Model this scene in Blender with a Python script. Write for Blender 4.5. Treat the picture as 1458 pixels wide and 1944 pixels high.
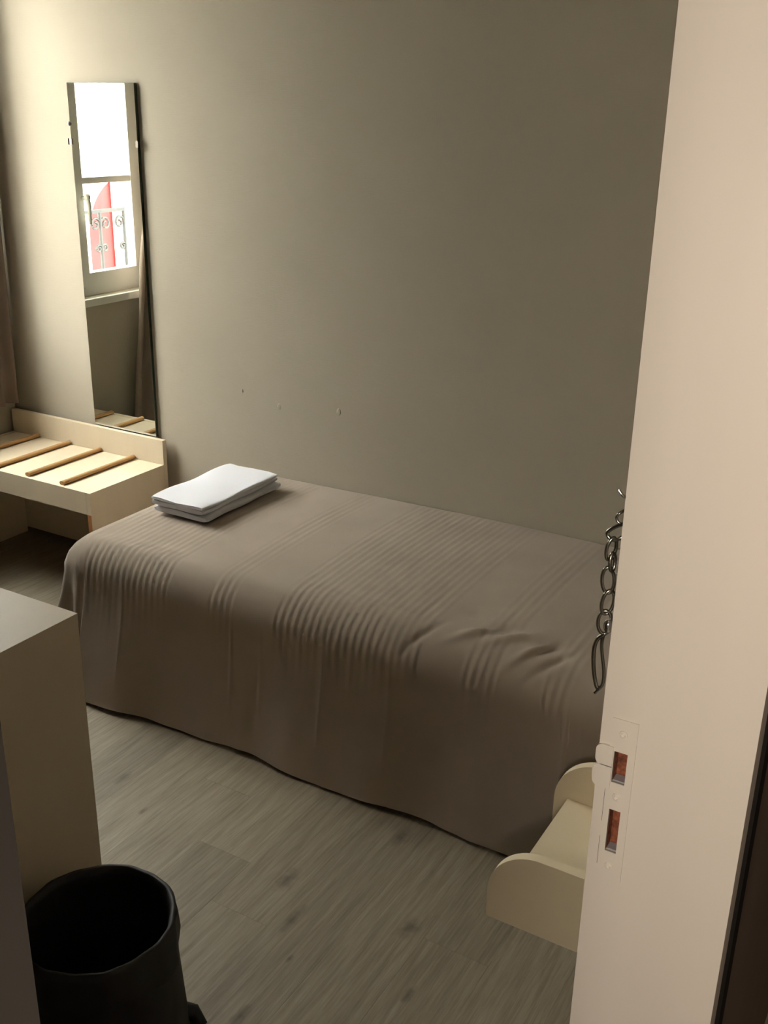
import bpy, bmesh, math, random
from mathutils import Vector, Matrix
random.seed(7)
S = bpy.context.scene
for o in list(bpy.data.objects): bpy.data.objects.remove(o)
COL = S.collection
PI = math.pi

# ------------------------------------------------------------------ camera
PITCH, ROLL, YAW, FPX = 0.3669163, -0.0184800, 0.5240931, 1985.0
cam_d = bpy.data.cameras.new('camera'); cam = bpy.data.objects.new('camera', cam_d); COL.objects.link(cam)
fw = Vector((-math.sin(YAW)*math.cos(PITCH), math.cos(YAW)*math.cos(PITCH), -math.sin(PITCH)))
rt = Vector((math.cos(YAW), math.sin(YAW), 0)); dn = fw.cross(rt)
r2 = math.cos(ROLL)*rt + math.sin(ROLL)*dn; d2 = -math.sin(ROLL)*rt + math.cos(ROLL)*dn
m = Matrix((r2, -d2, -fw)).transposed().to_4x4(); m.translation = (0, 0, 1.6)
cam.matrix_world = m
cam_d.sensor_fit = 'VERTICAL'; cam_d.sensor_height = 36; cam_d.lens = FPX/1944*36
cam_d.clip_start = 0.01; cam_d.clip_end = 200
S.camera = cam
# ------------------------------------------------------------------ world, light, exposure
W = bpy.data.worlds.new('overcast'); S.world = W; W.use_nodes = True
bg = W.node_tree.nodes['Background']; bg.inputs[0].default_value = (1.0, 0.95, 0.90, 1); bg.inputs[1].default_value = 55.0
# CIE overcast sky: three times brighter overhead than at the horizon
_nt = W.node_tree; _tc = _nt.nodes.new('ShaderNodeTexCoord'); _sp = _nt.nodes.new('ShaderNodeSeparateXYZ'); _mr = _nt.nodes.new('ShaderNodeMapRange')
_mr.inputs[1].default_value = 0; _mr.inputs[2].default_value = 1; _mr.inputs[3].default_value = 1/3; _mr.inputs[4].default_value = 1
_mx = _nt.nodes.new('ShaderNodeMix'); _mx.data_type = 'RGBA'; _mx.inputs[6].default_value = (0, 0, 0, 1); _mx.inputs[7].default_value = (1.0, 0.95, 0.90, 1)
_nt.links.new(_tc.outputs['Generated'], _sp.inputs[0]); _nt.links.new(_sp.outputs[2], _mr.inputs[0]); _nt.links.new(_mr.outputs[0], _mx.inputs[0]); _nt.links.new(_mx.outputs[2], bg.inputs[0])
vs = S.view_settings
vs.view_transform = 'Standard'; vs.look = 'None'; vs.exposure = 0.0; vs.gamma = 1; vs.use_curve_mapping = False
def light(name, kind, loc, energy, color=(1, 1, 1), rot=(0, 0, 0), **kw):
    l = bpy.data.lights.new(name, kind); l.energy = energy; l.color = color
    for k, v in kw.items(): setattr(l, k, v)
    o = bpy.data.objects.new(name, l); COL.objects.link(o); o.location = loc; o.rotation_euler = rot
    return o
# ------------------------------------------------------------------ materials
def nodes(name):
    mt = bpy.data.materials.new(name); mt.use_nodes = True
    nt = mt.node_tree; return mt, nt, nt.nodes['Principled BSDF']
def ramp(nt, fac, stops):
    r = nt.nodes.new('ShaderNodeValToRGB'); nt.links.new(fac, r.inputs[0])
    e = r.color_ramp.elements
    while len(e) < len(stops): e.new(.5)
    for el, (p, c) in zip(e, stops): el.position = p; el.color = (*c, 1)
    return r.outputs[0]
def noise(nt, scale, detail=3, vec=None, rough=.5):
    n = nt.nodes.new('ShaderNodeTexNoise'); n.inputs['Scale'].default_value = scale; n.inputs['Detail'].default_value = detail
    n.inputs['Roughness'].default_value = rough
    if vec is not None: nt.links.new(vec, n.inputs['Vector'])
    return n.outputs[0]
def coords(nt, kind='Object', scale=(1, 1, 1)):
    if kind == 'World': o = nt.nodes.new('ShaderNodeNewGeometry').outputs['Position']
    else: o = nt.nodes.new('ShaderNodeTexCoord').outputs[kind]
    mp = nt.nodes.new('ShaderNodeMapping'); mp.inputs['Scale'].default_value = scale
    nt.links.new(o, mp.inputs[0]); return mp.outputs[0]
def bump(nt, b, h, strength=.3, dist=.001):
    n = nt.nodes.new('ShaderNodeBump'); n.inputs['Strength'].default_value = strength; n.inputs['Distance'].default_value = dist
    nt.links.new(h, n.inputs['Height']); nt.links.new(n.outputs[0], b.inputs['Normal'])
def mix(c, k): return tuple(min(1, x*k) for x in c)
def mat(name, col, rough=.5, metal=0, var=.06, vscale=8, bstr=0, bscale=200, sc=(1, 1, 1), spec=None, sheen=0):
    mt, nt, b = nodes(name)
    v = coords(nt, 'World', sc)
    nt.links.new(ramp(nt, noise(nt, vscale, 4, v), [(.3, mix(col, 1-var)), (.7, mix(col, 1+var))]), b.inputs['Base Color'])
    b.inputs['Roughness'].default_value = rough; b.inputs['Metallic'].default_value = metal
    if spec is not None: b.inputs['Specular IOR Level'].default_value = spec
    if sheen: b.inputs['Sheen Weight'].default_value = sheen
    if bstr: bump(nt, b, noise(nt, bscale, 3, v), bstr)
    return mt
MT = {}
def wall_mat(name, col):      # painted woven wall cloth: fine vertical and horizontal threads
    mt, nt, b = nodes(name)
    v1 = coords(nt, 'World', (1, 1, .06)); v2 = coords(nt, 'World', (.12, .12, 1)); v3 = coords(nt, 'World')
    n1 = noise(nt, 330, 2, v1); n2 = noise(nt, 330, 2, v2); n3 = noise(nt, 2.5, 3, v3)
    a = nt.nodes.new('ShaderNodeMath'); a.operation = 'ADD'; nt.links.new(n1, a.inputs[0]); nt.links.new(n2, a.inputs[1])
    nt.links.new(ramp(nt, n3, [(.3, mix(col, .97)), (.7, mix(col, 1.03))]), b.inputs['Base Color'])
    b.inputs['Roughness'].default_value = .75; b.inputs['Specular IOR Level'].default_value = .25
    bump(nt, b, a.outputs[0], .35, .0012)
    return mt
MT['wall'] = wall_mat('woven_wall_paint', (.47, .424, .340))
MT['ceiling'] = mat('ceiling_paint', (.40, .37, .32), .8)
MT['hall'] = mat('hall_brown_paint', (.17, .125, .095), .6, bstr=.2)
MT['fill_cut_wall'] = mat('darkened_unseen_wall', (.12, .085, .06), .5)  # unseen front wall, coloured dark to cut bounce light on the bed side
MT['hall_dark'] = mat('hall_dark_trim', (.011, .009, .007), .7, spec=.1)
MT['jamb'] = mat('door_frame_paint', (.73, .665, .585), .38, var=.025, bstr=.25, bscale=60, sc=(1, 1, .15))
MT['laminate'] = mat('birch_laminate', (.80, .685, .51), .38, var=.035, vscale=14, sc=(1, 1, .3))
MT['cabinet'] = mat('beige_laminate', (.57, .475, .355), .5, var=.03, spec=.3)
MT['raw_edge'] = mat('raw_board_edge', (.48, .22, .08), .7)
MT['slat'] = mat('beech_slat', (.46, .265, .105), .5, var=.12, vscale=60, sc=(1, .06, 1))
MT['cream'] = mat('cream_paint', (.80, .69, .50), .4, var=.025)
MT['window'] = mat('window_white_paint', (.80, .79, .74), .35, var=.02)
MT['towel'] = mat('white_terry', (.78, .79, .85), .95, var=.02, bstr=.9, bscale=420, spec=.1, sheen=.3)
MT['bin'] = mat('black_plastic', (.007, .007, .008), .6)
MT['liner'] = mat('black_bag', (.006, .006, .007), .6, bstr=.3, bscale=30)
def glass_shade():
    mt = bpy.data.materials.new('added_lamp_glass'); mt.use_nodes = True; nt = mt.node_tree; nt.nodes.clear()
    o = nt.nodes.new('ShaderNodeOutputMaterial'); t = nt.nodes.new('ShaderNodeBsdfTransparent'); t.inputs[0].default_value = (.95, .9, .8, 1); d = nt.nodes.new('ShaderNodeBsdfTranslucent'); d.inputs[0].default_value = (.9, .85, .75, 1); mx = nt.nodes.new('ShaderNodeMixShader'); mx.inputs[0].default_value = .2
    nt.links.new(t.outputs[0], mx.inputs[1]); nt.links.new(d.outputs[0], mx.inputs[2]); nt.links.new(mx.outputs[0], o.inputs[0]); return mt
MT['steel'] = mat('worn_steel', (.34, .32, .27), .25, metal=1)
MT['chrome'] = mat('bright_steel', (.75, .74, .72), .12, metal=1)
MT['mortise'] = mat('raw_wood_mortise', (.22, .065, .028), .8, var=.6, vscale=180)
MT['zinc'] = mat('zinc_bottom', (.45, .45, .48), .5, metal=.4)
MT['mirror_edge'] = mat('mirror_glass_edge', (.03, .05, .035), .2)
MT['facade'] = mat('white_stucco', (.80, .78, .72), .9)
MT['facade_trim'] = mat('pale_moulding', (.70, .68, .58), .8)
MT['red'] = mat('red_paint', (.20, .010, .012), .6)
MT['iron'] = mat('black_iron', (.006, .006, .006), .5)
MT['street'] = mat('street_grey', (.25, .25, .25), .9)
MT['shade'] = glass_shade()
def mirror_mat():
    mt, nt, b = nodes('silvered_glass'); b.inputs['Base Color'].default_value = (.86, .90, .85, 1)
    b.inputs['Metallic'].default_value = 1; b.inputs['Roughness'].default_value = .004; return mt
MT['mirror'] = mirror_mat()
def glass_mat():
    mt = bpy.data.materials.new('window_glass'); mt.use_nodes = True; nt = mt.node_tree; nt.nodes.clear()
    o = nt.nodes.new('ShaderNodeOutputMaterial'); t = nt.nodes.new('ShaderNodeBsdfTransparent'); g = nt.nodes.new('ShaderNodeBsdfGlossy')
    t.inputs[0].default_value = (.95, .97, .95, 1); g.inputs['Roughness'].default_value = .0
    mx = nt.nodes.new('ShaderNodeMixShader'); mx.inputs[0].default_value = .035; nt.links.new(t.outputs[0], mx.inputs[1]); nt.links.new(g.outputs[0], mx.inputs[2])
    nt.links.new(mx.outputs[0], o.inputs[0]); return mt
MT['glass'] = glass_mat()
def fabric_mat(name, col, trans=0):
    mt, nt, b = nodes(name)
    v = coords(nt, 'World')
    nt.links.new(ramp(nt, noise(nt, 6, 4, v), [(.3, mix(col, .94)), (.7, mix(col, 1.06))]), b.inputs['Base Color'])
    b.inputs['Roughness'].default_value = .9; b.inputs['Specular IOR Level'].default_value = .15
    b.inputs['Sheen Weight'].default_value = .15
    bump(nt, b, noise(nt, 700, 2, v), .4, .0006)
    if trans:
        tr = nt.nodes.new('ShaderNodeBsdfTranslucent'); tr.inputs[0].default_value = (*mix(col, 1.2), 1)
        mx = nt.nodes.new('ShaderNodeMixShader'); mx.inputs[0].default_value = trans
        out = nt.nodes['Material Output']
        nt.links.new(b.outputs[0], mx.inputs[1]); nt.links.new(tr.outputs[0], mx.inputs[2]); nt.links.new(mx.outputs[0], out.inputs[0])
    return mt
MT['spread'] = fabric_mat('taupe_spread', (.335, .276, .224))
MT['curtain'] = fabric_mat('taupe_curtain', (.34, .27, .225), .25)
KNOTS = [(-1.112, 1.523, .020, .045), (-.807, 1.536, .022, .035), (-1.687, 1.617, .012, .040), (-.723, 1.378, .010, .030),
         (-.97, 1.169, .012, .035), (-.968, 1.781, .022, .04), (-.973, 1.336, .007, .012), (-1.551, 1.537, .008, .02), (-1.03, 1.43, .012, .05)]
def floor_mat():
    mt, nt, b = nodes('grey_oak_laminate'); L = nt.links
    rnd = nt.nodes.new('ShaderNodeObjectInfo').outputs['Random']
    pos = nt.nodes.new('ShaderNodeNewGeometry').outputs['Position']
    off = nt.nodes.new('ShaderNodeCombineXYZ'); ml = nt.nodes.new('ShaderNodeMath'); ml.operation = 'MULTIPLY'; ml.inputs[1].default_value = 37
    L.new(rnd, ml.inputs[0]); L.new(ml.outputs[0], off.inputs[1])
    ad = nt.nodes.new('ShaderNodeVectorMath'); ad.operation = 'ADD'; L.new(pos, ad.inputs[0]); L.new(off.outputs[0], ad.inputs[1])
    def mp(sc):
        q = nt.nodes.new('ShaderNodeMapping'); q.inputs['Scale'].default_value = sc; L.new(ad.outputs[0], q.inputs[0]); return q.outputs[0]
    n1 = noise(nt, 9, 6, mp((7, .55, 1)), .65); n2 = noise(nt, 40, 5, mp((4, .16, 1)), .7)
    a = nt.nodes.new('ShaderNodeMath'); a.operation = 'MULTIPLY_ADD'; L.new(n2, a.inputs[0]); a.inputs[1].default_value = .55
    b2 = nt.nodes.new('ShaderNodeMath'); b2.operation = 'MULTIPLY'; L.new(n1, b2.inputs[0]); b2.inputs[1].default_value = .55; L.new(b2.outputs[0], a.inputs[2])
    c = ramp(nt, a.outputs[0], [(.28, (.140, .114, .078)), (.52, (.245, .207, .150)), (.76, (.36, .315, .24))])
    # plank to plank tone
    hs = nt.nodes.new('ShaderNodeHueSaturation'); L.new(c, hs.inputs['Color'])
    mr = nt.nodes.new('ShaderNodeMapRange'); mr.inputs[3].default_value = .86; mr.inputs[4].default_value = 1.14; L.new(rnd, mr.inputs[0]); L.new(mr.outputs[0], hs.inputs['Value'])
    cur = hs.outputs[0]
    wob = noise(nt, 60, 3, pos)
    for kx, ky, rx, ry in KNOTS:
        s = nt.nodes.new('ShaderNodeVectorMath'); s.operation = 'SUBTRACT'; L.new(pos, s.inputs[0]); s.inputs[1].default_value = (kx, ky, 0)
        d = nt.nodes.new('ShaderNodeVectorMath'); d.operation = 'DIVIDE'; L.new(s.outputs[0], d.inputs[0]); d.inputs[1].default_value = (rx, ry, 1)
        l = nt.nodes.new('ShaderNodeVectorMath'); l.operation = 'LENGTH'; L.new(d.outputs[0], l.inputs[0])
        w = nt.nodes.new('ShaderNodeMath'); w.operation = 'ADD'; L.new(l.outputs['Value'], w.inputs[0]); L.new(wob, w.inputs[1])
        r = nt.nodes.new('ShaderNodeMapRange'); r.inputs[1].default_value = .55; r.inputs[2].default_value = 1.6; r.inputs[3].default_value = .6; r.inputs[4].default_value = 0
        L.new(w.outputs[0], r.inputs[0])
        mx = nt.nodes.new('ShaderNodeMix'); mx.data_type = 'RGBA'; L.new(r.outputs[0], mx.inputs[0]); L.new(cur, mx.inputs[6]); mx.inputs[7].default_value = (.05, .038, .028, 1)
        cur = mx.outputs[2]
    L.new(cur, b.inputs['Base Color']); b.inputs['Roughness'].default_value = .48; b.inputs['Specular IOR Level'].default_value = .35
    bump(nt, b, a.outputs[0], .25, .0008); return mt
MT['plank'] = floor_mat()
MT['subfloor'] = mat('dark_joint', (.05, .04, .03), .9)

# ------------------------------------------------------------------ helpers
def link(name, bm, mt, parent=None, smooth=None, bevel=0, segs=2):
    if bevel:
        bmesh.ops.bevel(bm, geom=[e for e in bm.edges if len(e.link_faces) == 2 and e.calc_face_angle(0) > .6], offset=bevel, segments=segs, profile=.5, affect='EDGES', clamp_overlap=True)
    bmesh.ops.recalc_face_normals(bm, faces=bm.faces[:])
    me = bpy.data.meshes.new(name); bm.to_mesh(me); bm.free()
    o = bpy.data.objects.new(name, me); COL.objects.link(o)
    for x in (mt if isinstance(mt, (list, tuple)) else [mt]): me.materials.append(MT[x])
    if smooth is not None:
        for p in me.polygons: p.use_smooth = True
        if smooth < 3: me.set_sharp_from_angle(angle=smooth)
    if parent is not None: o.parent = parent
    return o
def B(*boxes):
    bm = bmesh.new()
    for (x0, x1, y0, y1, z0, z1) in boxes: addbox(bm, x0, x1, y0, y1, z0, z1)
    return bm
def addbox(bm, x0, x1, y0, y1, z0, z1):
    v = [bm.verts.new((x, y, z)) for x in (x0, x1) for y in (y0, y1) for z in (z0, z1)]
    for f in ((0, 1, 3, 2), (4, 6, 7, 5), (0, 4, 5, 1), (2, 3, 7, 6), (0, 2, 6, 4), (1, 5, 7, 3)): bm.faces.new([v[i] for i in f])
def prism(bm, poly, a0, a1, axis='y'):
    def P(u, v, a): return {'y': (u, a, v), 'x': (a, u, v), 'z': (u, v, a)}[axis]
    A = [bm.verts.new(P(u, v, a0)) for u, v in poly]; Bv = [bm.verts.new(P(u, v, a1)) for u, v in poly]
    n = len(poly); bm.faces.new(A); bm.faces.new(Bv[::-1])
    for i in range(n): bm.faces.new((A[i], A[(i+1) % n], Bv[(i+1) % n], Bv[i]))
def tube(bm, pts, r, sides=8, closed=False):
    pts = [Vector(p) for p in pts]; n = len(pts); rings = []
    up = Vector((.3, .5, .81))
    for i, p in enumerate(pts):
        t = (pts[(i+1) % n]-pts[i-1]) if closed or 0 < i < n-1 else (pts[1]-pts[0] if i == 0 else pts[-1]-pts[-2])
        t.normalize(); a = t.cross(up)
        if a.length < .05: a = t.cross(Vector((1, 0, 0)))
        a.normalize(); b = t.cross(a); up = b.cross(t) if False else up
        rr = r[i] if isinstance(r, (list, tuple)) else r
        rings.append([bm.verts.new(p+rr*(math.cos(k*2*PI/sides)*a+math.sin(k*2*PI/sides)*b)) for k in range(sides)])
    for i in range(n if closed else n-1):
        A, C = rings[i], rings[(i+1) % n]
        for k in range(sides): bm.faces.new((A[k], A[(k+1) % sides], C[(k+1) % sides], C[k]))
    if not closed: bm.faces.new(rings[0]); bm.faces.new(rings[-1][::-1])
def lathe(bm, prof, cx, cy, n=40, wob=None):
    rings = []
    for j, (r, z) in enumerate(prof):
        rings.append([bm.verts.new((cx+(r+(wob(i*2*PI/n, j) if wob else 0))*math.cos(i*2*PI/n), cy+(r+(wob(i*2*PI/n, j) if wob else 0))*math.sin(i*2*PI/n), z)) for i in range(n)])
    for a, b in zip(rings, rings[1:]):
        for i in range(n): bm.faces.new((a[i], a[(i+1) % n], b[(i+1) % n], b[i]))
    return rings
def sheet(fn, nu, nv):
    bm = bmesh.new(); g = [[bm.verts.new(fn(i, j)) for j in range(nv)] for i in range(nu)]
    for i in range(nu-1):
        for j in range(nv-1): bm.faces.new((g[i][j], g[i+1][j], g[i+1][j+1], g[i][j+1]))
    return bm
def empty(name, loc=(0, 0, 0)):
    o = bpy.data.objects.new(name, None); COL.objects.link(o); o.location = loc; o.empty_display_size = .1; return o
def base(root):     # keep children where they were modelled (world coordinates) although the root stands at the thing's base
    for c in root.children: c.matrix_parent_inverse = Matrix.Translation(-root.location)
def tag(o, label, cat, group=None):
    o['label'] = label; o['category'] = cat
    if group: o['group'] = group
    return o
def struct(o, label=None):
    o['kind'] = 'structure'
    if label: o['label'] = label
    return o

# ------------------------------------------------------------------ the room
XL, YB, XR, XH, ZC, YF = -3.21, 2.68, -.262, -.112, 2.5, -.9     # left wall, bed wall, room side and hall side of the door wall, ceiling, front wall
fl = struct(link('floor', B((XL-.02, 1.6, YF-.1, YB+.02, -.05, -.004)), 'subfloor'), 'grey oak laminate plank floor')
PW, PL = .1483, 1.29
edges0 = -.769
me_cache = {}
i0 = int(math.floor((XL-edges0)/PW)); i1 = int(math.ceil((1.3-edges0)/PW))
starts = {0: 1.527, -4: 1.525}
for i in range(i0, i1):
    x0 = edges0+i*PW; x1 = x0+PW
    x0c, x1c = max(x0, XL-.01), min(x1, 1.3)
    if x1c-x0c < .01: continue
    off = starts.get(i, 1.527+((i*0.37) % 1.0)*PL)
    y = off-PL*math.ceil((off-YF)/PL)
    while y < YB:
        ya, yb = max(y, YF), min(y+PL, YB)
        if yb-ya > .01:
            key = (round(x1c-x0c, 4), round(yb-ya, 4))
            if key not in me_cache:
                o = link('plank', B((.0002, key[0]-.0002, .0002, key[1]-.0002, -.006, 0)), 'plank', fl, bevel=.0005, segs=1); me_cache[key] = o.data
            else:
                o = bpy.data.objects.new('plank', me_cache[key]); COL.objects.link(o); o.parent = fl
            o.location = (x0c, ya, 0)
        y += PL
wb = struct(link('wall_back', B((XL-.3, 1.5, YB, YB+.15, -.05, ZC)), 'wall'), 'beige woven painted wall behind the bed')
for (x, z, r) in ((-1.95, .694, .011), (-1.72, .712, .012), (-2.10, .725, .006)):
    bm = bmesh.new(); bmesh.ops.create_uvsphere(bm, u_segments=10, v_segments=6, radius=1)
    for v in bm.verts: v.co = Vector((x+v.co.x*r*.7, YB+v.co.y*.0016, z+v.co.z*r))
    link('filled_nail_hole', bm, 'wall', wb, smooth=3)
WY0, WY1, WZ0, WZ1 = 1.80, 2.57, .86, 2.36            # window opening
struct(link('wall_left', B((XL-.12, XL, YF-.15, WY0, -.05, ZC), (XL-.12, XL, WY1, YB, -.05, ZC), (XL-.12, XL, WY0, WY1, -.05, WZ0), (XL-.12, XL, WY0, WY1, WZ1, ZC)), 'wall'), 'beige painted wall with the window')
struct(link('wall_front', B((XL, XR, YF-.15, YF, -.05, ZC)), 'fill_cut_wall'))
struct(link('ceiling', B((XL-.3, 1.5, YF-.15, YB+.15, ZC, ZC+.1)), 'ceiling'))
DY0, DY1, DZ = .0755, .9, 2.05                          # door opening
struct(link('wall_right', B((XR, XH-.012, YF, DY0-.03, -.05, ZC), (XR, XH-.012, DY1+.03, YB, -.05, ZC), (XR, XH-.012, DY0-.03, DY1+.03, DZ+.03, ZC)), 'wall'))
# hallway shell: brown panelled hall side, plain walls behind the photographer
HB, HF = 1.25, -.36
struct(link('wall_hall_near', B((XH-.012, XH-.002, DY1+.055, YB, 0, ZC), (XH-.012, XH-.002, YF, DY0-.06, 0, ZC), (XH-.012, XH-.002, DY0-.06, DY1+.055, DZ+.08, ZC)), 'hall'), 'dark brown hall side of the door wall')
struct(link('wall_hall_far', B((HB, HB+.1, YF-.15, YB, -.05, ZC)), 'hall'))
struct(link('wall_hall_front', B((XH, HB, HF-.15, HF, -.05, ZC)), 'hall'))
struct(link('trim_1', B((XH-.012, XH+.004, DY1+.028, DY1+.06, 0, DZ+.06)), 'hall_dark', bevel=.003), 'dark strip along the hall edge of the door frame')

# ------------------------------------------------------------------ door frame with strike plate
df = struct(empty('door_1', (XR, DY1, 0)), 'off-white painted door frame with strike plate')
XB, REB = -.222, .0045     # the rebate's end and its step
# holes of the strike plate (x0,x1,z0,z1)
H1, H2 = (-.2455, -.2315, .9630, 1.0000), (-.2440, -.2320, .8780, .9305)
def pocket_panel(xs, zs, holes, y0, y1, depth):
    bm = bmesh.new()
    for a, b in zip(xs, xs[1:]):
        for c, d in zip(zs, zs[1:]):
            hole = any(h[0]-1e-6 <= a and b <= h[1]+1e-6 and h[2]-1e-6 <= c and d <= h[3]+1e-6 for h in holes)
            if hole:
                if depth: addbox(bm, a, b, y0+depth, y1, c, d)
            else: addbox(bm, a, b, y0, y1, c, d)
    bmesh.ops.remove_doubles(bm, verts=bm.verts[:], dist=1e-6)
    # drop the faces shared by two neighbouring cells
    seen = {}
    for f in bm.faces[:]:
        k = tuple(sorted(v.index for v in f.verts)) if False else tuple(sorted((round(f.calc_center_median()[i], 5)) for i in range(3)))
        seen.setdefault((k, round(f.calc_area(), 9)), []).append(f)
    kill = []
    for k, fs in seen.items():
        if len(fs) == 2 and (fs[0].calc_center_median()-fs[1].calc_center_median()).length < 1e-5: kill += fs
    bmesh.ops.delete(bm, geom=kill, context='FACES_ONLY')
    return bm
xs = sorted({XR, H1[0], H1[1], H2[0], H2[1], XB}); zs = sorted({0, H1[2], H1[3], H2[2], H2[3], DZ})
link('jamb', pocket_panel(xs, zs, [H1, H2], DY1, DY1+.045, .0145), 'jamb', df)
link('jamb_stop', B((XB, XH, DY1-REB, DY1+.03, 0, DZ)), 'jamb', df, bevel=.0008)
link('jamb', B((XR, XB, DY0-.045, DY0, 0, DZ)), 'jamb', df, bevel=.0025)
link('jamb_stop', B((XB, XH, DY0-.03, DY0, 0, DZ)), 'jamb', df, bevel=.0025)
link('frame_head', B((XR, XH, DY0-.03, DY1+.03, DZ, DZ+.04)), 'jamb', df)
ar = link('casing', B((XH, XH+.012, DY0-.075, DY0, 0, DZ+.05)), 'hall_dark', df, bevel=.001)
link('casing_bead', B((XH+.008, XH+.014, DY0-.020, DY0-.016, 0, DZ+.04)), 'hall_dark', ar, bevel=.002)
# plate
xs = sorted({-.2505, -.2240, H1[0], H1[1], H2[0], H2[1]}); zs = sorted({.8440, 1.0375, H1[2], H1[3], H2[2], H2[3]})
sp = link('strike_plate', pocket_panel(xs, zs, [H1, H2], DY1-.0016, DY1+.001, 0), 'jamb', df)
for (h, zb) in ((H1, .0010), (H2, .0012)):
    bm = bmesh.new(); x0, x1, z0, z1 = h; e = .0004; yb = DY1+.0142
    x0 += e; x1 -= e; z0 += e; z1 -= e
    for q in (((x0, yb, z0), (x1, yb, z0), (x1, yb, z1), (x0, yb, z1)), ((x0, DY1+.001, z0), (x0, yb, z0), (x0, yb, z1), (x0, DY1+.001, z1)),
              ((x1, DY1+.001, z0), (x1, yb, z0), (x1, yb, z1), (x1, DY1+.001, z1)), ((x0, DY1+.001, z1), (x1, DY1+.001, z1), (x1, yb, z1), (x0, yb, z1))):
        bm.faces.new([bm.verts.new(p) for p in q])
    link('mortise', bm, 'mortise', sp)
    link('latch_box', B((x0+e, x1-e, DY1+.002, yb-.001, z0, z0+zb)), 'zinc', sp)
for (x, z) in ((-.238, 1.0215), (-.238, .9470), (-.238, .8605)):
    bm = bmesh.new(); n = 16
    ring = lambda r, y: [bm.verts.new((x+r*math.cos(k*2*PI/n), y, z+r*math.sin(k*2*PI/n))) for k in range(n)]
    R_ = [ring(.0046, DY1-.0015), ring(.0042, DY1-.0028), ring(.0026, DY1-.0032), ring(.0016, DY1-.0018)]
    for a, b in zip(R_, R_[1:]):
        for k in range(n): bm.faces.new((a[k], a[(k+1) % n], b[(k+1) % n], b[k]))
    bm.faces.new(R_[-1]); link('screw', bm, 'jamb', sp, smooth=.6)
# rounded tongue of the plate, two lobes bent round the room edge of the frame
bm = bmesh.new()
def lobe(z0, z1, x0, x1, r):
    pts = []
    for (cx, cz, a0) in ((x0+r, z1-r, 90), (x0+r, z0+r, 180)):
        pts += [(cx+r*math.cos(math.radians(a0+a)), cz+r*math.sin(math.radians(a0+a))) for a in range(0, 91, 15)]
    pts += [(x1, z0), (x1, z1)]
    prism(bm, pts, DY1-.003, DY1+.012)
lobe(.9805, 1.0045, -.2640, -.2462, .007); lobe(.9540, .9812, -.2655, -.2462, .008)
link('plate_tongue', bm, 'jamb', sp, bevel=.0012)
bm = B((-.2512, -.2500, DY1-.0004, DY1+.002, .912, .953), (-.2512, -.2500, DY1-.0004, DY1+.002, .858, .893)); link('paint_crack', bm, 'hall_dark', df)
base(df)
for c in sp.children: c.parent = sp

# door chain hanging on the room side of the frame
CY = .93
def P3(x, z, y=CY): return (x, y, z)
dc = empty('door_chain', (-.28, CY, 1.04)); tag(dc, 'steel door chain hanging on the room side of the white door frame', 'chain')
def wire(name, pts, r=.0019, mt='steel', closed=False, smooth_n=3):
    P = [Vector(p) for p in pts]
    for _ in range(smooth_n):     # corner cutting
        Q = []
        n = len(P)
        rng = range(n) if closed else range(n-1)
        if not closed: Q.append(P[0])
        for i in rng: a, b = P[i], P[(i+1) % n]; Q += [a*.75+b*.25, a*.25+b*.75]
        if not closed: Q.append(P[-1])
        P = Q
    bm = bmesh.new(); tube(bm, P, r, 8, closed); return link(name, bm, mt, dc, smooth=3)
bm = bmesh.new(); prism(bm, [(-.268, 1.285), (-.262, 1.285), (-.262, 1.23), (-.268, 1.23)], .955, .985); link('anchor_plate', bm, 'steel', dc, bevel=.001)
wire('hook', [P3(-.266, 1.252, .965), P3(-.270, 1.255, .945), P3(-.272, 1.257), P3(-.2785, 1.2645)], .0014, 'chrome')
wire('link', [P3(-.267, 1.243, .962), P3(-.273, 1.243), P3(-.2785, 1.237), P3(-.275, 1.230), P3(-.267, 1.231)], .0015)
wire('link', [P3(-.266, 1.232), P3(-.2735, 1.2295), P3(-.2850, 1.2205), P3(-.2850, 1.2150), P3(-.2785, 1.2110), P3(-.272, 1.214, CY+.006), P3(-.266, 1.222, CY+.006)], .0020)
def ring_link(cx, z0, z1, w, tilt, r=.0020, tw=0.0):
    h = (z1-z0)/2; cz = (z0+z1)/2; pts = []
    for k in range(10):
        a = k*2*PI/10; u = w/2*math.sin(a); v = h*math.cos(a)
        x = cx+u*math.cos(tw)+v*tilt; pts.append((x, CY+u*math.sin(tw), cz+v))
    wire('link', pts, r, closed=True, smooth_n=2)
ring_link(-.2795, 1.1900, 1.2150, .0105, .10, .0019, .8)
ring_link(-.2770, 1.1790, 1.1990, .0085, -.05, .0019, 1.25)
ring_link(-.2795, 1.1545, 1.1830, .0125, -.08, .0019, .35)
ring_link(-.2775, 1.1310, 1.1590, .0125, .10, .0019, .6)
ring_link(-.2785, 1.1090, 1.1360, .0140, .0, .0019, .3)
bm = bmesh.new(); bmesh.ops.create_uvsphere(bm, u_segments=16, v_segments=10, radius=1)
for v in bm.verts: v.co = Vector((-.2735+v.co.x*.0048, CY-.004+v.co.y*.0048, 1.1215+v.co.z*.0075))
link('swivel', bm, 'chrome', dc, smooth=3)
wire('end_hook', [P3(-.277, 1.110), P3(-.285, 1.102), P3(-.2872, 1.088), P3(-.2850, 1.065), P3(-.2800, 1.046), P3(-.2765, 1.047)], .0022)
wire('end_hook', [P3(-.278, 1.110), P3(-.2800, 1.098), P3(-.2765, 1.080), P3(-.2735, 1.066), P3(-.2735, 1.052), P3(-.2775, 1.046), P3(-.2815, 1.040)], .0018)
base(dc)

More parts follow.
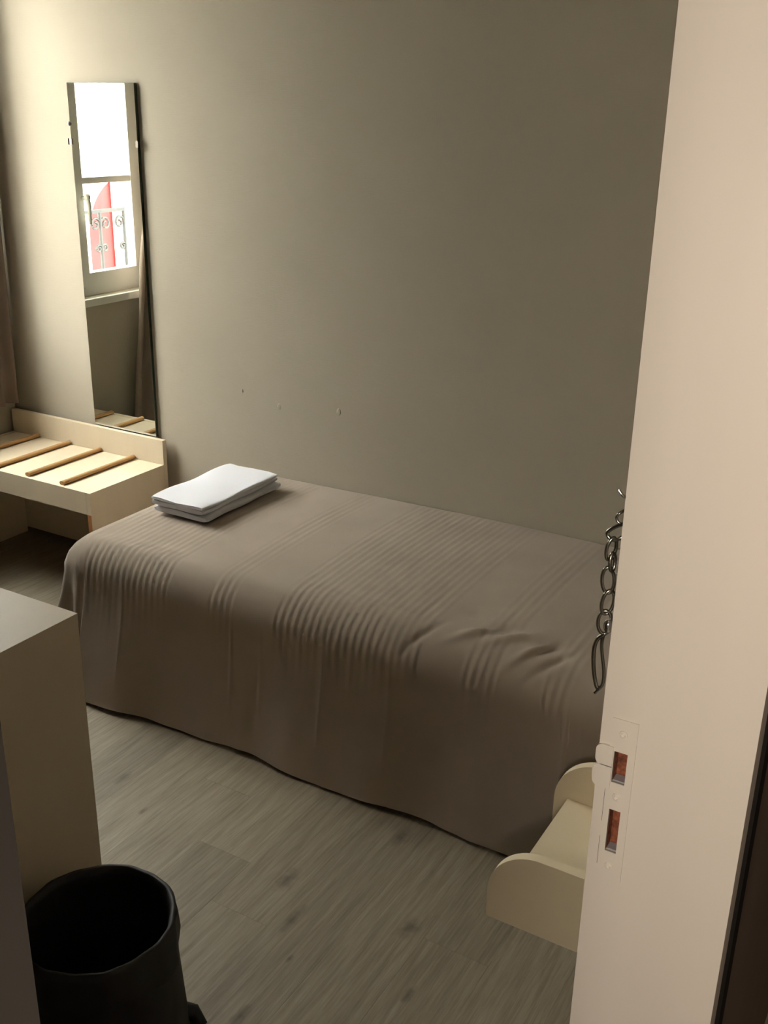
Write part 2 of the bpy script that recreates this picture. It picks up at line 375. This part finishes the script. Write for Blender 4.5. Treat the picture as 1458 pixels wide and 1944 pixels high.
# ------------------------------------------------------------------ window in the left wall
wn = struct(empty('window_1', (XL-.05, 2.185, WZ0)), 'white two-casement window with small panes, seen in the mirror')
XW = -3.25      # inner face of the casements
link('window_frame', B((XW-.06, XW-.005, WY0, WY0+.045, WZ0, WZ1), (XW-.06, XW-.005, WY1-.045, WY1, WZ0, WZ1), (XW-.06, XW-.005, WY0+.045, WY1-.045, WZ0, WZ0+.03), (XW-.06, XW-.005, WY0+.045, WY1-.045, WZ1-.045, WZ1)), 'window', wn, bevel=.003)
def casement(y0, y1, s0, s1):      # s0, s1: stile widths at low and high y
    z0, z1 = WZ0+.03, WZ1-.045; zb = z0+.062; zt = z1-.05
    c = link('casement', B((XW-.045, XW, y0, y0+s0, z0, z1), (XW-.045, XW, y1-s1, y1, z0, z1), (XW-.045, XW, y0+s0, y1-s1, z0, zb), (XW-.045, XW, y0+s0, y1-s1, zt, z1)), 'window', wn, bevel=.003)
    bars = [1.315, 1.765]
    for z in bars: link('glazing_bar', B((XW-.040, XW-.003, y0+s0-.002, y1-s1+.002, z-.012, z+.012)), 'window', c, bevel=.004)
    ed = [zb]+[q for z in bars for q in (z-.012, z+.012)]+[zt]
    for a, b in zip(ed[::2], ed[1::2]): link('pane', B((XW-.012, XW-.008, y0+s0-.004, y1-s1+.004, a-.004, b+.004)), 'glass', c)
    return c
c1 = casement(WY0+.046, 2.2035, .050, .033); c2 = casement(2.2065, WY1-.046, .033, .050)
link('meeting_bead', B((XW-.002, XW+.010, 2.190, 2.232, WZ0+.04, WZ1-.055)), 'window', c2, bevel=.004)
bm = bmesh.new()
tube(bm, [(XW, 2.186, 1.252), (XW+.035, 2.186, 1.252)], .009, 12); tube(bm, [(XW+.035, 2.186, 1.258), (XW+.040, 2.184, 1.225), (XW+.036, 2.180, 1.180), (XW+.034, 2.178, 1.150)], [.010, .009, .008, .006], 10)
bmesh.ops.create_uvsphere(bm, u_segments=12, v_segments=8, radius=.014, matrix=Matrix.Translation((XW+.037, 2.187, 1.256)))
link('window_handle', bm, 'window', c1, smooth=.9)
link('window_sill', B((XW-.02, XL+.022, WY0-.03, WY1+.03, WZ0-.03, WZ0-.001)), 'window', wn, bevel=.005)
base(wn)

# curtains
def curtain(name, fn, nz, label, parts=0):
    bm = fn; o = link(name, bm, 'curtain', smooth=3)
    so = o.modifiers.new('thickness', 'SOLIDIFY'); so.thickness = .003
    return tag(o, label, 'curtain')
def interp(z, T):
    for (a, u), (b, v) in zip(T, T[1:]):
        if z <= b: t = max(0, (z-a)/(b-a)); return u+(v-u)*t
    return T[-1][1]
def curt_right(i, j):
    # i along the width (40), j down (30): inner edge swings towards the window's middle near the floor
    z = 2.42-j/29*2.32
    inner = interp(z, [(.05, 2.13), (.38, 2.075), (.54, 2.055), (.70, 2.02), (.85, 2.0), (1.0, 1.985), (1.25, 1.93), (1.6, 1.84), (2.35, 1.80)])
    outer = 1.46+.02*math.sin(z*2)
    u = i/59; y = inner+(outer-inner)*u
    x = XL+.058+.026*math.sin(u*2*PI*6.5+.4*math.sin(z*1.7))*(1-.25*math.cos(z*2.0)) + .006*math.sin(z*5+u*9)
    return (x, y, z)
curtain('curtain', sheet(curt_right, 60, 30), 30, 'taupe curtain beside the window, reflected along the mirror edge')
def curt_left(i, j):
    z = 2.42-j/29*1.89
    u = i/49; y = 2.664-.125*u-.02*math.sin(z*1.3)*u
    x = XL+.034+.018*math.sin(u*2*PI*2.2+.3*math.sin(z*1.7)) + .010*min(1, max(0, z-.45))
    return (x, y, z)
curtain('curtain', sheet(curt_left, 50, 30), 30, 'taupe curtain in the room corner at the far left edge')
bm = bmesh.new(); tube(bm, [(XL+.06, 1.40, 2.435), (XL+.06, 2.672, 2.435)], .011, 12)
rod = link('curtain_rod', bm, 'chrome', smooth=.9); tag(rod, 'round metal curtain rod above the window', 'curtain rod')
for y in (1.44, 2.18, 2.66):
    bm = bmesh.new(); tube(bm, [(XL, y, 2.435), (XL+.06, y, 2.435)], .007, 10); link('bracket', bm, 'chrome', rod)

# ------------------------------------------------------------------ outside: street and building across it (seen in the mirror)
struct(link('street_ground', B((-40, XL-.12, -40, 40, -4.2, -4.0)), 'street'))
FX = -9.0
bd = empty('building', (FX, -4, -4)); tag(bd, 'white building across the street, reflected in the mirror', 'building')
link('wall', B((FX-3, FX, -14, 8, -4, 3.0)), 'facade', bd)
def arc(cx, cz, r, a0, a1, n=20): return [(cx+r*math.cos(math.radians(a0+(a1-a0)*k/n)), cz+r*math.sin(math.radians(a0+(a1-a0)*k/n))) for k in range(n+1)]
AC, AZ, AA, AB = -4.05, .20, .62, .65
def earc(a, b, n=20): return [(AC+a*math.cos(PI*k/n), AZ+b*math.sin(PI*k/n)) for k in range(n+1)]
bm = bmesh.new(); prism(bm, [(AC-AA, -2.0), (AC+AA, -2.0)]+earc(AA, AB), FX, FX+.03, 'x'); link('red_door', bm, 'red', bd)
bm = bmesh.new(); o_ = earc(AA+.14, AB+.14); i_ = earc(AA, AB)
for k in range(20): prism(bm, [i_[k], i_[k+1], o_[k+1], o_[k]], FX, FX+.045, 'x')
addbox(bm, FX, FX+.045, AC+AA, AC+AA+.14, -2, AZ); addbox(bm, FX, FX+.045, AC-AA-.14, AC-AA, -2, AZ)
link('arch_moulding', bm, 'facade_trim', bd)
link('shutter', B((FX+.05, FX+.09, -4.80, -3.80, -2.0, .84)), 'facade', bd)
link('cornice', B((FX, FX+.16, -14, 8, 1.20, 1.27), (FX, FX+.22, -14, 8, 1.27, 1.32)), 'facade_trim', bd)
bm = bmesh.new()
for k in range(8):
    zc = 1.45+k*.16; prism(bm, [(-3.56-.05*(k % 2), zc), (-3.46+.04*(k % 3), zc), (-3.46+.04*(k % 3), zc+.15), (-3.56-.05*(k % 2), zc+.15)], FX, FX+.03, 'x')
link('quoin_strip', bm, 'facade_trim', bd)
rl = empty('balcony_railing', (FX+.3, -3.9, -.4)); tag(rl, 'black wrought-iron balcony railing in front of the red door, in the mirror', 'railing')
RX = FX+.35
link('top_rail', B((RX-.02, RX+.02, -4.85, -3.05, .50, .535)), 'iron', rl)
link('bottom_rail', B((RX-.02, RX+.02, -4.85, -3.05, -.42, -.39)), 'iron', rl)
for yc in (-3.30, -3.67, -4.04, -4.41, -4.78):
    bm = bmesh.new(); tube(bm, [(RX, yc, -.40), (RX, yc, .50)], .020, 6); p = link('baluster', bm, 'iron', rl)
    for sgn in (-1, 1):
        for (zc, r) in ((.38, .075), (.12, .045), (-.27, .05)):
            bm = bmesh.new()
            pts = [(RX, yc+sgn*(r+r*(1-k/16*.75)*math.cos(PI-k*PI*2.6/16)), zc+r*(1-k/16*.75)*math.sin(PI-k*PI*2.6/16)) for k in range(17)]
            tube(bm, pts, .015, 6); link('scroll', bm, 'iron', p)
link('balcony_slab', B((FX, RX+.08, -4.95, -2.95, -.56, -.43)), 'facade_trim', bd)
base(bd); base(rl)

# ------------------------------------------------------------------ luggage bench with slats
BX0, BX1, BY0, BY1 = -3.195, -2.433, 2.288, 2.664
be = empty('luggage_bench', ((BX0+BX1)/2, (BY0+BY1)/2, 0)); tag(be, 'pale birch luggage bench with wooden slats under the mirror', 'bench')
link('top_board', B((BX0+.018, BX1-.0185, BY0+.018, BY1-.019, .395, .414)), 'laminate', be, bevel=.001, segs=1)
link('front_rail', B((BX0, BX1-.0185, BY0, BY0+.0175, .338, .415)), 'laminate', be, bevel=.0012, segs=1)
link('back_board', B((BX0, BX1, BY1-.018, BY1, .02, .503)), 'laminate', be, bevel=.0012, segs=1)
for x0, x1, nm in ((BX1-.018, BX1, 'side_panel'), (BX0, BX0+.018, 'side_panel')):
    sd = link(nm, B((x0, x1, BY0+.0003, BY1-.0185, 0, .415)), 'laminate', be, bevel=.001, segs=1)
    link('raw_edge', B((x0+.001, x1-.001, BY0-.0004, BY0+.001, .02, .3375)), 'raw_edge', sd)
for x in (-2.571, -2.734, -2.890, -3.055):
    bm = bmesh.new(); n = 10
    prof = [(.011*math.cos(k*2*PI/n), .0075+.0075*math.sin(k*2*PI/n)) for k in range(n)]
    prism(bm, [(x+u, .4142+v) for u, v in prof], BY0+.012, BY1-.022)
    link('slat', bm, 'slat', be, smooth=.9)
base(be)

# ------------------------------------------------------------------ mirror
mr = empty('wall_mirror', (-2.62, YB-.006, .504)); tag(mr, 'tall narrow frameless mirror on the wall above the bench', 'mirror')
MX0, MX1, MZ0, MZ1 = -2.776, -2.480, .5045, 1.667
link('backing', B((MX0, MX1, YB-.010, YB-.0005, MZ0, MZ1)), 'mirror_edge', mr)
link('mirror_glass', B((MX0+.0015, MX1-.0015, YB-.0122, YB-.0101, MZ0+.0015, MZ1-.0015)), 'mirror', mr, bevel=.0008, segs=1)
for x, s in ((MX0, 1), (MX1, -1)):
    bm = B((x-s*.010, x+s*.006, YB-.016, YB-.0125, 1.474, 1.494), (x-s*.010, x-s*.004, YB-.016, YB, 1.474, 1.494)); link('clip', bm, 'chrome', mr, bevel=.001)
bm = bmesh.new(); bmesh.ops.create_uvsphere(bm, u_segments=14, v_segments=8, radius=1)
for v in bm.verts: v.co = Vector((MX0-.001+v.co.x*.006, YB-.014+v.co.y*.005, 1.540+v.co.z*.008))
link('clip_screw', bm, 'chrome', mr, smooth=3)
base(mr)

# ------------------------------------------------------------------ bed
bed = empty('bed', (-1.18, 2.28, 0)); tag(bed, 'single bed under a ribbed taupe bedspread along the beige wall', 'bed')
EX, EY = -2.075, 2.012          # where the top starts to round over: foot end (left) and long side (front)
TOP, RR, DROP = .462, .110, .520
def prof(e):
    q = RR*PI/2
    if e < q: a = e/RR; return RR*math.sin(a), RR*(1-math.cos(a))
    t = e-q; return RR+.075*t+.26*t*t, RR+t*.99
BANDS = [(-2.2, -1.765), (-1.635, -1.545), (-1.425, -1.00), (-.90, -.80), (-.71, -.62), (-.53, -.30)]
def sm(a, b, x):
    t = max(0, min(1, (x-a)/(b-a))); return t*t*(3-2*t)
def band(x):
    return max(sm(a-.008, a+.012, x)*(1-sm(b-.012, b+.008, x)) for a, b in BANDS)
WR = [(-.845, 2.060, .60, .055, .012, -.013), (-.80, 2.030, .62, .07, .012, .012), (-.90, 2.005, .75, .06, .012, .010), (-.93, 2.09, .5, .05, .012, -.008), (-.73, 2.01, .9, .05, .010, -.009), (-.76, 1.985, .95, .05, .010, .009), (-.70, 1.97, .95, .05, .010, -.008), (-1.02, 1.95, 1.0, .06, .009, -.007)]
CREASE = [(-1.93, .0030), (-1.555, .0026), (-1.27, .0028), (-1.46, .0016), (-1.08, .0018), (-.635, .0036), (-.60, .0025)]
random.seed(3)
FOLD = [(random.uniform(-2.0, -.35), random.uniform(.02, .06), random.uniform(-.004, .005)) for _ in range(22)]
def spread_pt(a, b):
    # a: cloth coordinate along x (a<EX hangs over the foot), b: along y (b<EY hangs over the long side)
    ea, eb = max(0, EX-a), max(0, EY-b)
    e = (ea**3+eb**3)**(1/3)
    x, y = max(a, EX), max(b, EY)
    crown = .010*math.sin(max(0, min(1, (y-EY)/(YB-EY)))*PI)+.006*math.sin((x+2.1)*2.3)-.013*sm(-.8, -2.0, x)
    z = TOP+crown*(1-sm(0, .06, e))
    if e > 0:
        e2 = min(e, DROP)
        o, h = prof(e2)
        hy = math.hypot(ea, eb); dx, dy = ea/max(ea, eb)*.5+.5*ea/hy, eb/max(ea, eb)*.5+.5*eb/hy
        hang = sm(.12, .5, e2)
        # gathered folds round the foot corner
        if ea > 0 and eb > 0:
            th = math.atan2(eb, ea); o += hang*.030*math.sin(th*10+.6)*math.sin(2*th)
        x -= dx*o; y -= dy*o; z -= h
        if eb > 0 and ea <= 0:
            for fx, fwid, fa in FOLD:
                y -= hang*fa*math.exp(-((x-fx)/fwid)**2)
            y -= hang*(.006*math.sin(x*9)+.004*math.sin(x*23+1)) + hang*.030*sm(-1.80, -2.0, x)
            x -= .0*hang
        elif ea > 0 and eb <= 0:
            x -= hang*.010*math.sin(y*21)
        z = max(z, .006+.010*math.sin(x*7+y*3)**2)
    # ribs run across the bed and down the long side
    rb = band(a)*(.00036*(1-sm(.12, .36, eb))+.00042*math.exp(-((eb-.11)/.08)**2)+.0001)*math.sin(2*PI*a/.0213)*(1 if ea <= 0 else max(0, 1-ea/.2))
    k = 1-sm(0, RR*PI/2, e)
    n = Vector((0, -(1-k), k)) if ea <= 0 else Vector((-(1-k), 0, k))
    p = Vector((x, y, z))+n*rb
    for cx_, ca in CREASE:
        if ea <= 0: p += n*ca*math.exp(-((a-cx_-.02*eb)/.0045)**2)*sm(.12, .2, eb)*(1-sm(.36, .48, eb))
    for wx, wy, ang, l, w, am in WR:
        u = (a-wx)*math.cos(ang)+(b-wy)*math.sin(ang); v = -(a-wx)*math.sin(ang)+(b-wy)*math.cos(ang)
        p += n*am*math.exp(-(u/l)**2-(v/w)**2)
    return p
AL = [EX-DROP+k*(DROP-.10)/22 for k in range(22)]
st = .0213/6; nA = int((XR-.012-(EX-.10))/st); AL += [EX-.10+k*st for k in range(nA+1)]
BL = [EY-DROP+k*(DROP-.13)/26 for k in range(26)]+[EY-.13+k*.15/16 for k in range(16)]+[EY+.02+k*(YB-.004-EY-.02)/26 for k in range(27)]
bm = sheet(lambda i, j: spread_pt(AL[i], BL[j]), len(AL), len(BL))
sp_o = link('bedspread', bm, 'spread', bed, smooth=3)
bmm = B((EX-.03, XR-.015, EY-.03, YB-.01, .26, TOP-.020)); link('mattress', bmm, 'towel', bed, bevel=.03, segs=3)
link('bed_base', B((EX-.02, XR-.02, EY-.02, YB-.02, .13, .26)), 'cabinet', bed)
for x in (EX+.06, XR-.10):
    for y in (EY+.06, YB-.09):
        bm = bmesh.new(); tube(bm, [(x, y, 0), (x, y, .13)], .025, 12); link('leg', bm, 'slat', bed)
base(bed)

# ------------------------------------------------------------------ folded towel
tw = empty('folded_towel', (-1.96, 2.37, .473)); tag(tw, 'folded white terry towel on the bed near the bench', 'towel')
TY0, TY1 = 2.185, 2.555
def slab(name, x0, x1, z0, z1, dy0, dy1, sag, seed, ply=True):
    # folded ply: rounded loops on both x sides, open ends towards -y; cross-section swept along y
    rnd = random.Random(seed); bm = bmesh.new(); ny = 26; nc = 40; rings = []
    ph = rnd.uniform(0, 6)
    for j in range(ny):
        t = j/(ny-1); y = TY0+dy0+(TY1+dy1-TY0-dy0)*t
        endr = min(1, min(t, 1-t)*14); shrink = .35*(1-math.sqrt(max(0, 1-(1-endr)**2)))
        ring = []
        for k in range(nc):
            a = k*2*PI/nc; hx, hz = (x1-x0)/2, (z1-z0)/2
            cs, sn = math.cos(a), math.sin(a)
            pw = .28
            ux = math.copysign(abs(cs)**pw, cs); uz = math.copysign(abs(sn)**(.55), sn)
            x = (x0+x1)/2+hx*ux*(1-.03*(1-endr))+.002*math.sin(y*35+ph+a)
            z = (z0+z1)/2+hz*uz*(1-shrink)+.0022*math.sin(x*40+y*22+ph)*(1 if sn > 0 else .2)
            if sn > 0: z += sag*math.sin(t*PI)*(.6+.4*cs) - .004*max(0, abs(ux)-.9)*10*0
            ring.append(bm.verts.new((x, y, z)))
        rings.append(ring)
    for a, b in zip(rings, rings[1:]):
        for k in range(nc): bm.faces.new((a[k], a[(k+1) % nc], b[(k+1) % nc], b[k]))
    bm.faces.new(rings[0]); bm.faces.new(rings[-1])
    return link(name, bm, 'towel', tw, smooth=1.2)
zt = TOP+.0040
slab('towel_fold', -2.058, -1.858, zt, zt+.0245, 0, 0, 0, 1)
slab('towel_fold', -2.064, -1.866, zt+.0225, zt+.0430, -.004, -.006, .001, 2)
slab('towel_fold', -2.066, -1.862, zt+.0395, zt+.0510, -.006, -.004, .002, 5)
tw.rotation_euler = (0, 0, 0); base(tw)

# ------------------------------------------------------------------ cabinet in the left foreground
CX0, CX1, CY0, CY1, CZ = -1.86, -1.312, .52, 1.18, .75
cb = empty('cabinet', ((CX0+CX1)/2, (CY0+CY1)/2, 0)); tag(cb, 'plain beige laminate cabinet in the left foreground beside the bin', 'cabinet')
link('top_board', B((CX0, CX1, CY0, CY1, CZ-.022, CZ)), 'cabinet', cb, bevel=.0012, segs=1)
link('end_panel', B((CX1-.019, CX1-.0003, CY0+.0003, CY1-.0003, 0, CZ-.0222)), 'cabinet', cb, bevel=.0008, segs=1)
link('end_panel', B((CX0+.0003, CX0+.019, CY0+.0003, CY1-.0003, 0, CZ-.0222)), 'cabinet', cb, bevel=.0008, segs=1)
link('front_panel', B((CX0+.0195, CX1-.0195, CY1-.022, CY1-.003, .05, CZ-.0222)), 'cabinet', cb, bevel=.0008, segs=1)
link('back_panel', B((CX0+.0195, CX1-.0195, CY0+.003, CY0+.012, .03, CZ-.0222)), 'cabinet', cb)
base(cb)

# ------------------------------------------------------------------ waste bin
BCX, BCY = -1.128, .991
wbn = empty('waste_bin', (BCX, BCY, 0)); tag(wbn, 'round black waste bin with a bag folded over the rim, bottom left', 'bin')
bm = bmesh.new()
lathe(bm, [(.001, .004), (.143, .004), (.146, .0), (.148, .006), (.144, .05), (.129, .285), (.131, .292), (.127, .292), (.124, .285), (.138, .02), (.001, .016)], BCX, BCY, 48)
link('bin_body', bm, 'bin', wbn, smooth=.7)
def lw(a, j): return (.0022*math.sin(a*7)+.0016*math.sin(a*17+1))*(1 if j < 3 else .5)+(.004*math.sin(a*5+1) if j == 0 else 0)
bm = bmesh.new(); lathe(bm, [(.1405, .225), (.1400, .250), (.1375, .285), (.1335, .300), (.1270, .299), (.1230, .285), (.1260, .200), (.1300, .10), (.1320, .03), (.002, .025)], BCX, BCY, 72, lw)
ln = link('bag_liner', bm, 'liner', wbn, smooth=3)
bm = bmesh.new(); pts = [(BCX+.085, BCY+.095, .060), (BCX+.105, BCY+.108, .045), (BCX+.118, BCY+.112, .024), (BCX+.112, BCY+.095, .016), (BCX+.09, BCY+.08, .02)]
tube(bm, pts, [.012, .016, .014, .014, .012], 10); link('pedal', bm, 'bin', wbn, smooth=3)
base(wbn)

# ------------------------------------------------------------------ bedside shelf hung on the door wall
Z0 = .20; s = (1.6-Z0)/1.6
NX0 = -.688*s; NY0 = 1.655*s; NY1 = 2.055*s; NH = .185*s; TH = .020
ns = empty('bedside_shelf', ((NX0+XR)/2, (NY0+NY1)/2, Z0)); tag(ns, 'small cream bedside shelf with rounded side panels by the door frame', 'shelf')
def side(y0, y1):
    r = .115*s; bm = bmesh.new()
    pts = [(XR-.001, Z0), (NX0, Z0), (NX0, Z0+NH-r)]+[(NX0+r-r*math.cos(math.radians(a)), Z0+NH-r+r*math.sin(math.radians(a))) for a in range(8, 91, 6)]+[(XR-.001, Z0+NH)]
    prism(bm, pts, y0, y1); return link('side_panel', bm, 'cream', ns, smooth=.5, bevel=.0016, segs=2)
side(NY0, NY0+TH); side(NY1-TH, NY1)
SZ = Z0+.075*s
link('shelf_board', B((NX0+.030, XR-.001, NY0+TH+.0005, NY1-TH-.0005, SZ-.018, SZ)), 'cream', ns, bevel=.0012, segs=1)
link('back_ledge', B((-.488, XR-.001, NY0+TH+.0005, NY1-TH-.0005, SZ+.0005, SZ+.016)), 'cream', ns, bevel=.0015, segs=1)
base(ns)

# ------------------------------------------------------------------ added lamp behind the camera, standing in for its flash on the door frame
LX, LY, LZ = .0, HF+.13, 1.42
hl = empty('added_flash_lamp', (LX, HF, LZ)); tag(hl, 'added glass-shaded lamp behind the camera, standing in for its flash', 'lamp')
bm = bmesh.new(); lathe(bm, [(.025, LZ-.06), (.045, LZ-.04), (.050, LZ), (.052, LZ+.06)], LX, LY, 24); link('added_lamp_shade', bm, 'shade', hl, smooth=3)
link('added_lamp_bracket', B((LX-.01, LX+.01, HF+.001, LY-.03, LZ-.07, LZ-.05)), 'chrome', hl)
base(hl)
light('added_flash_light', 'POINT', (LX, LY, LZ), 44, (1, .955, .915), shadow_soft_size=.055)
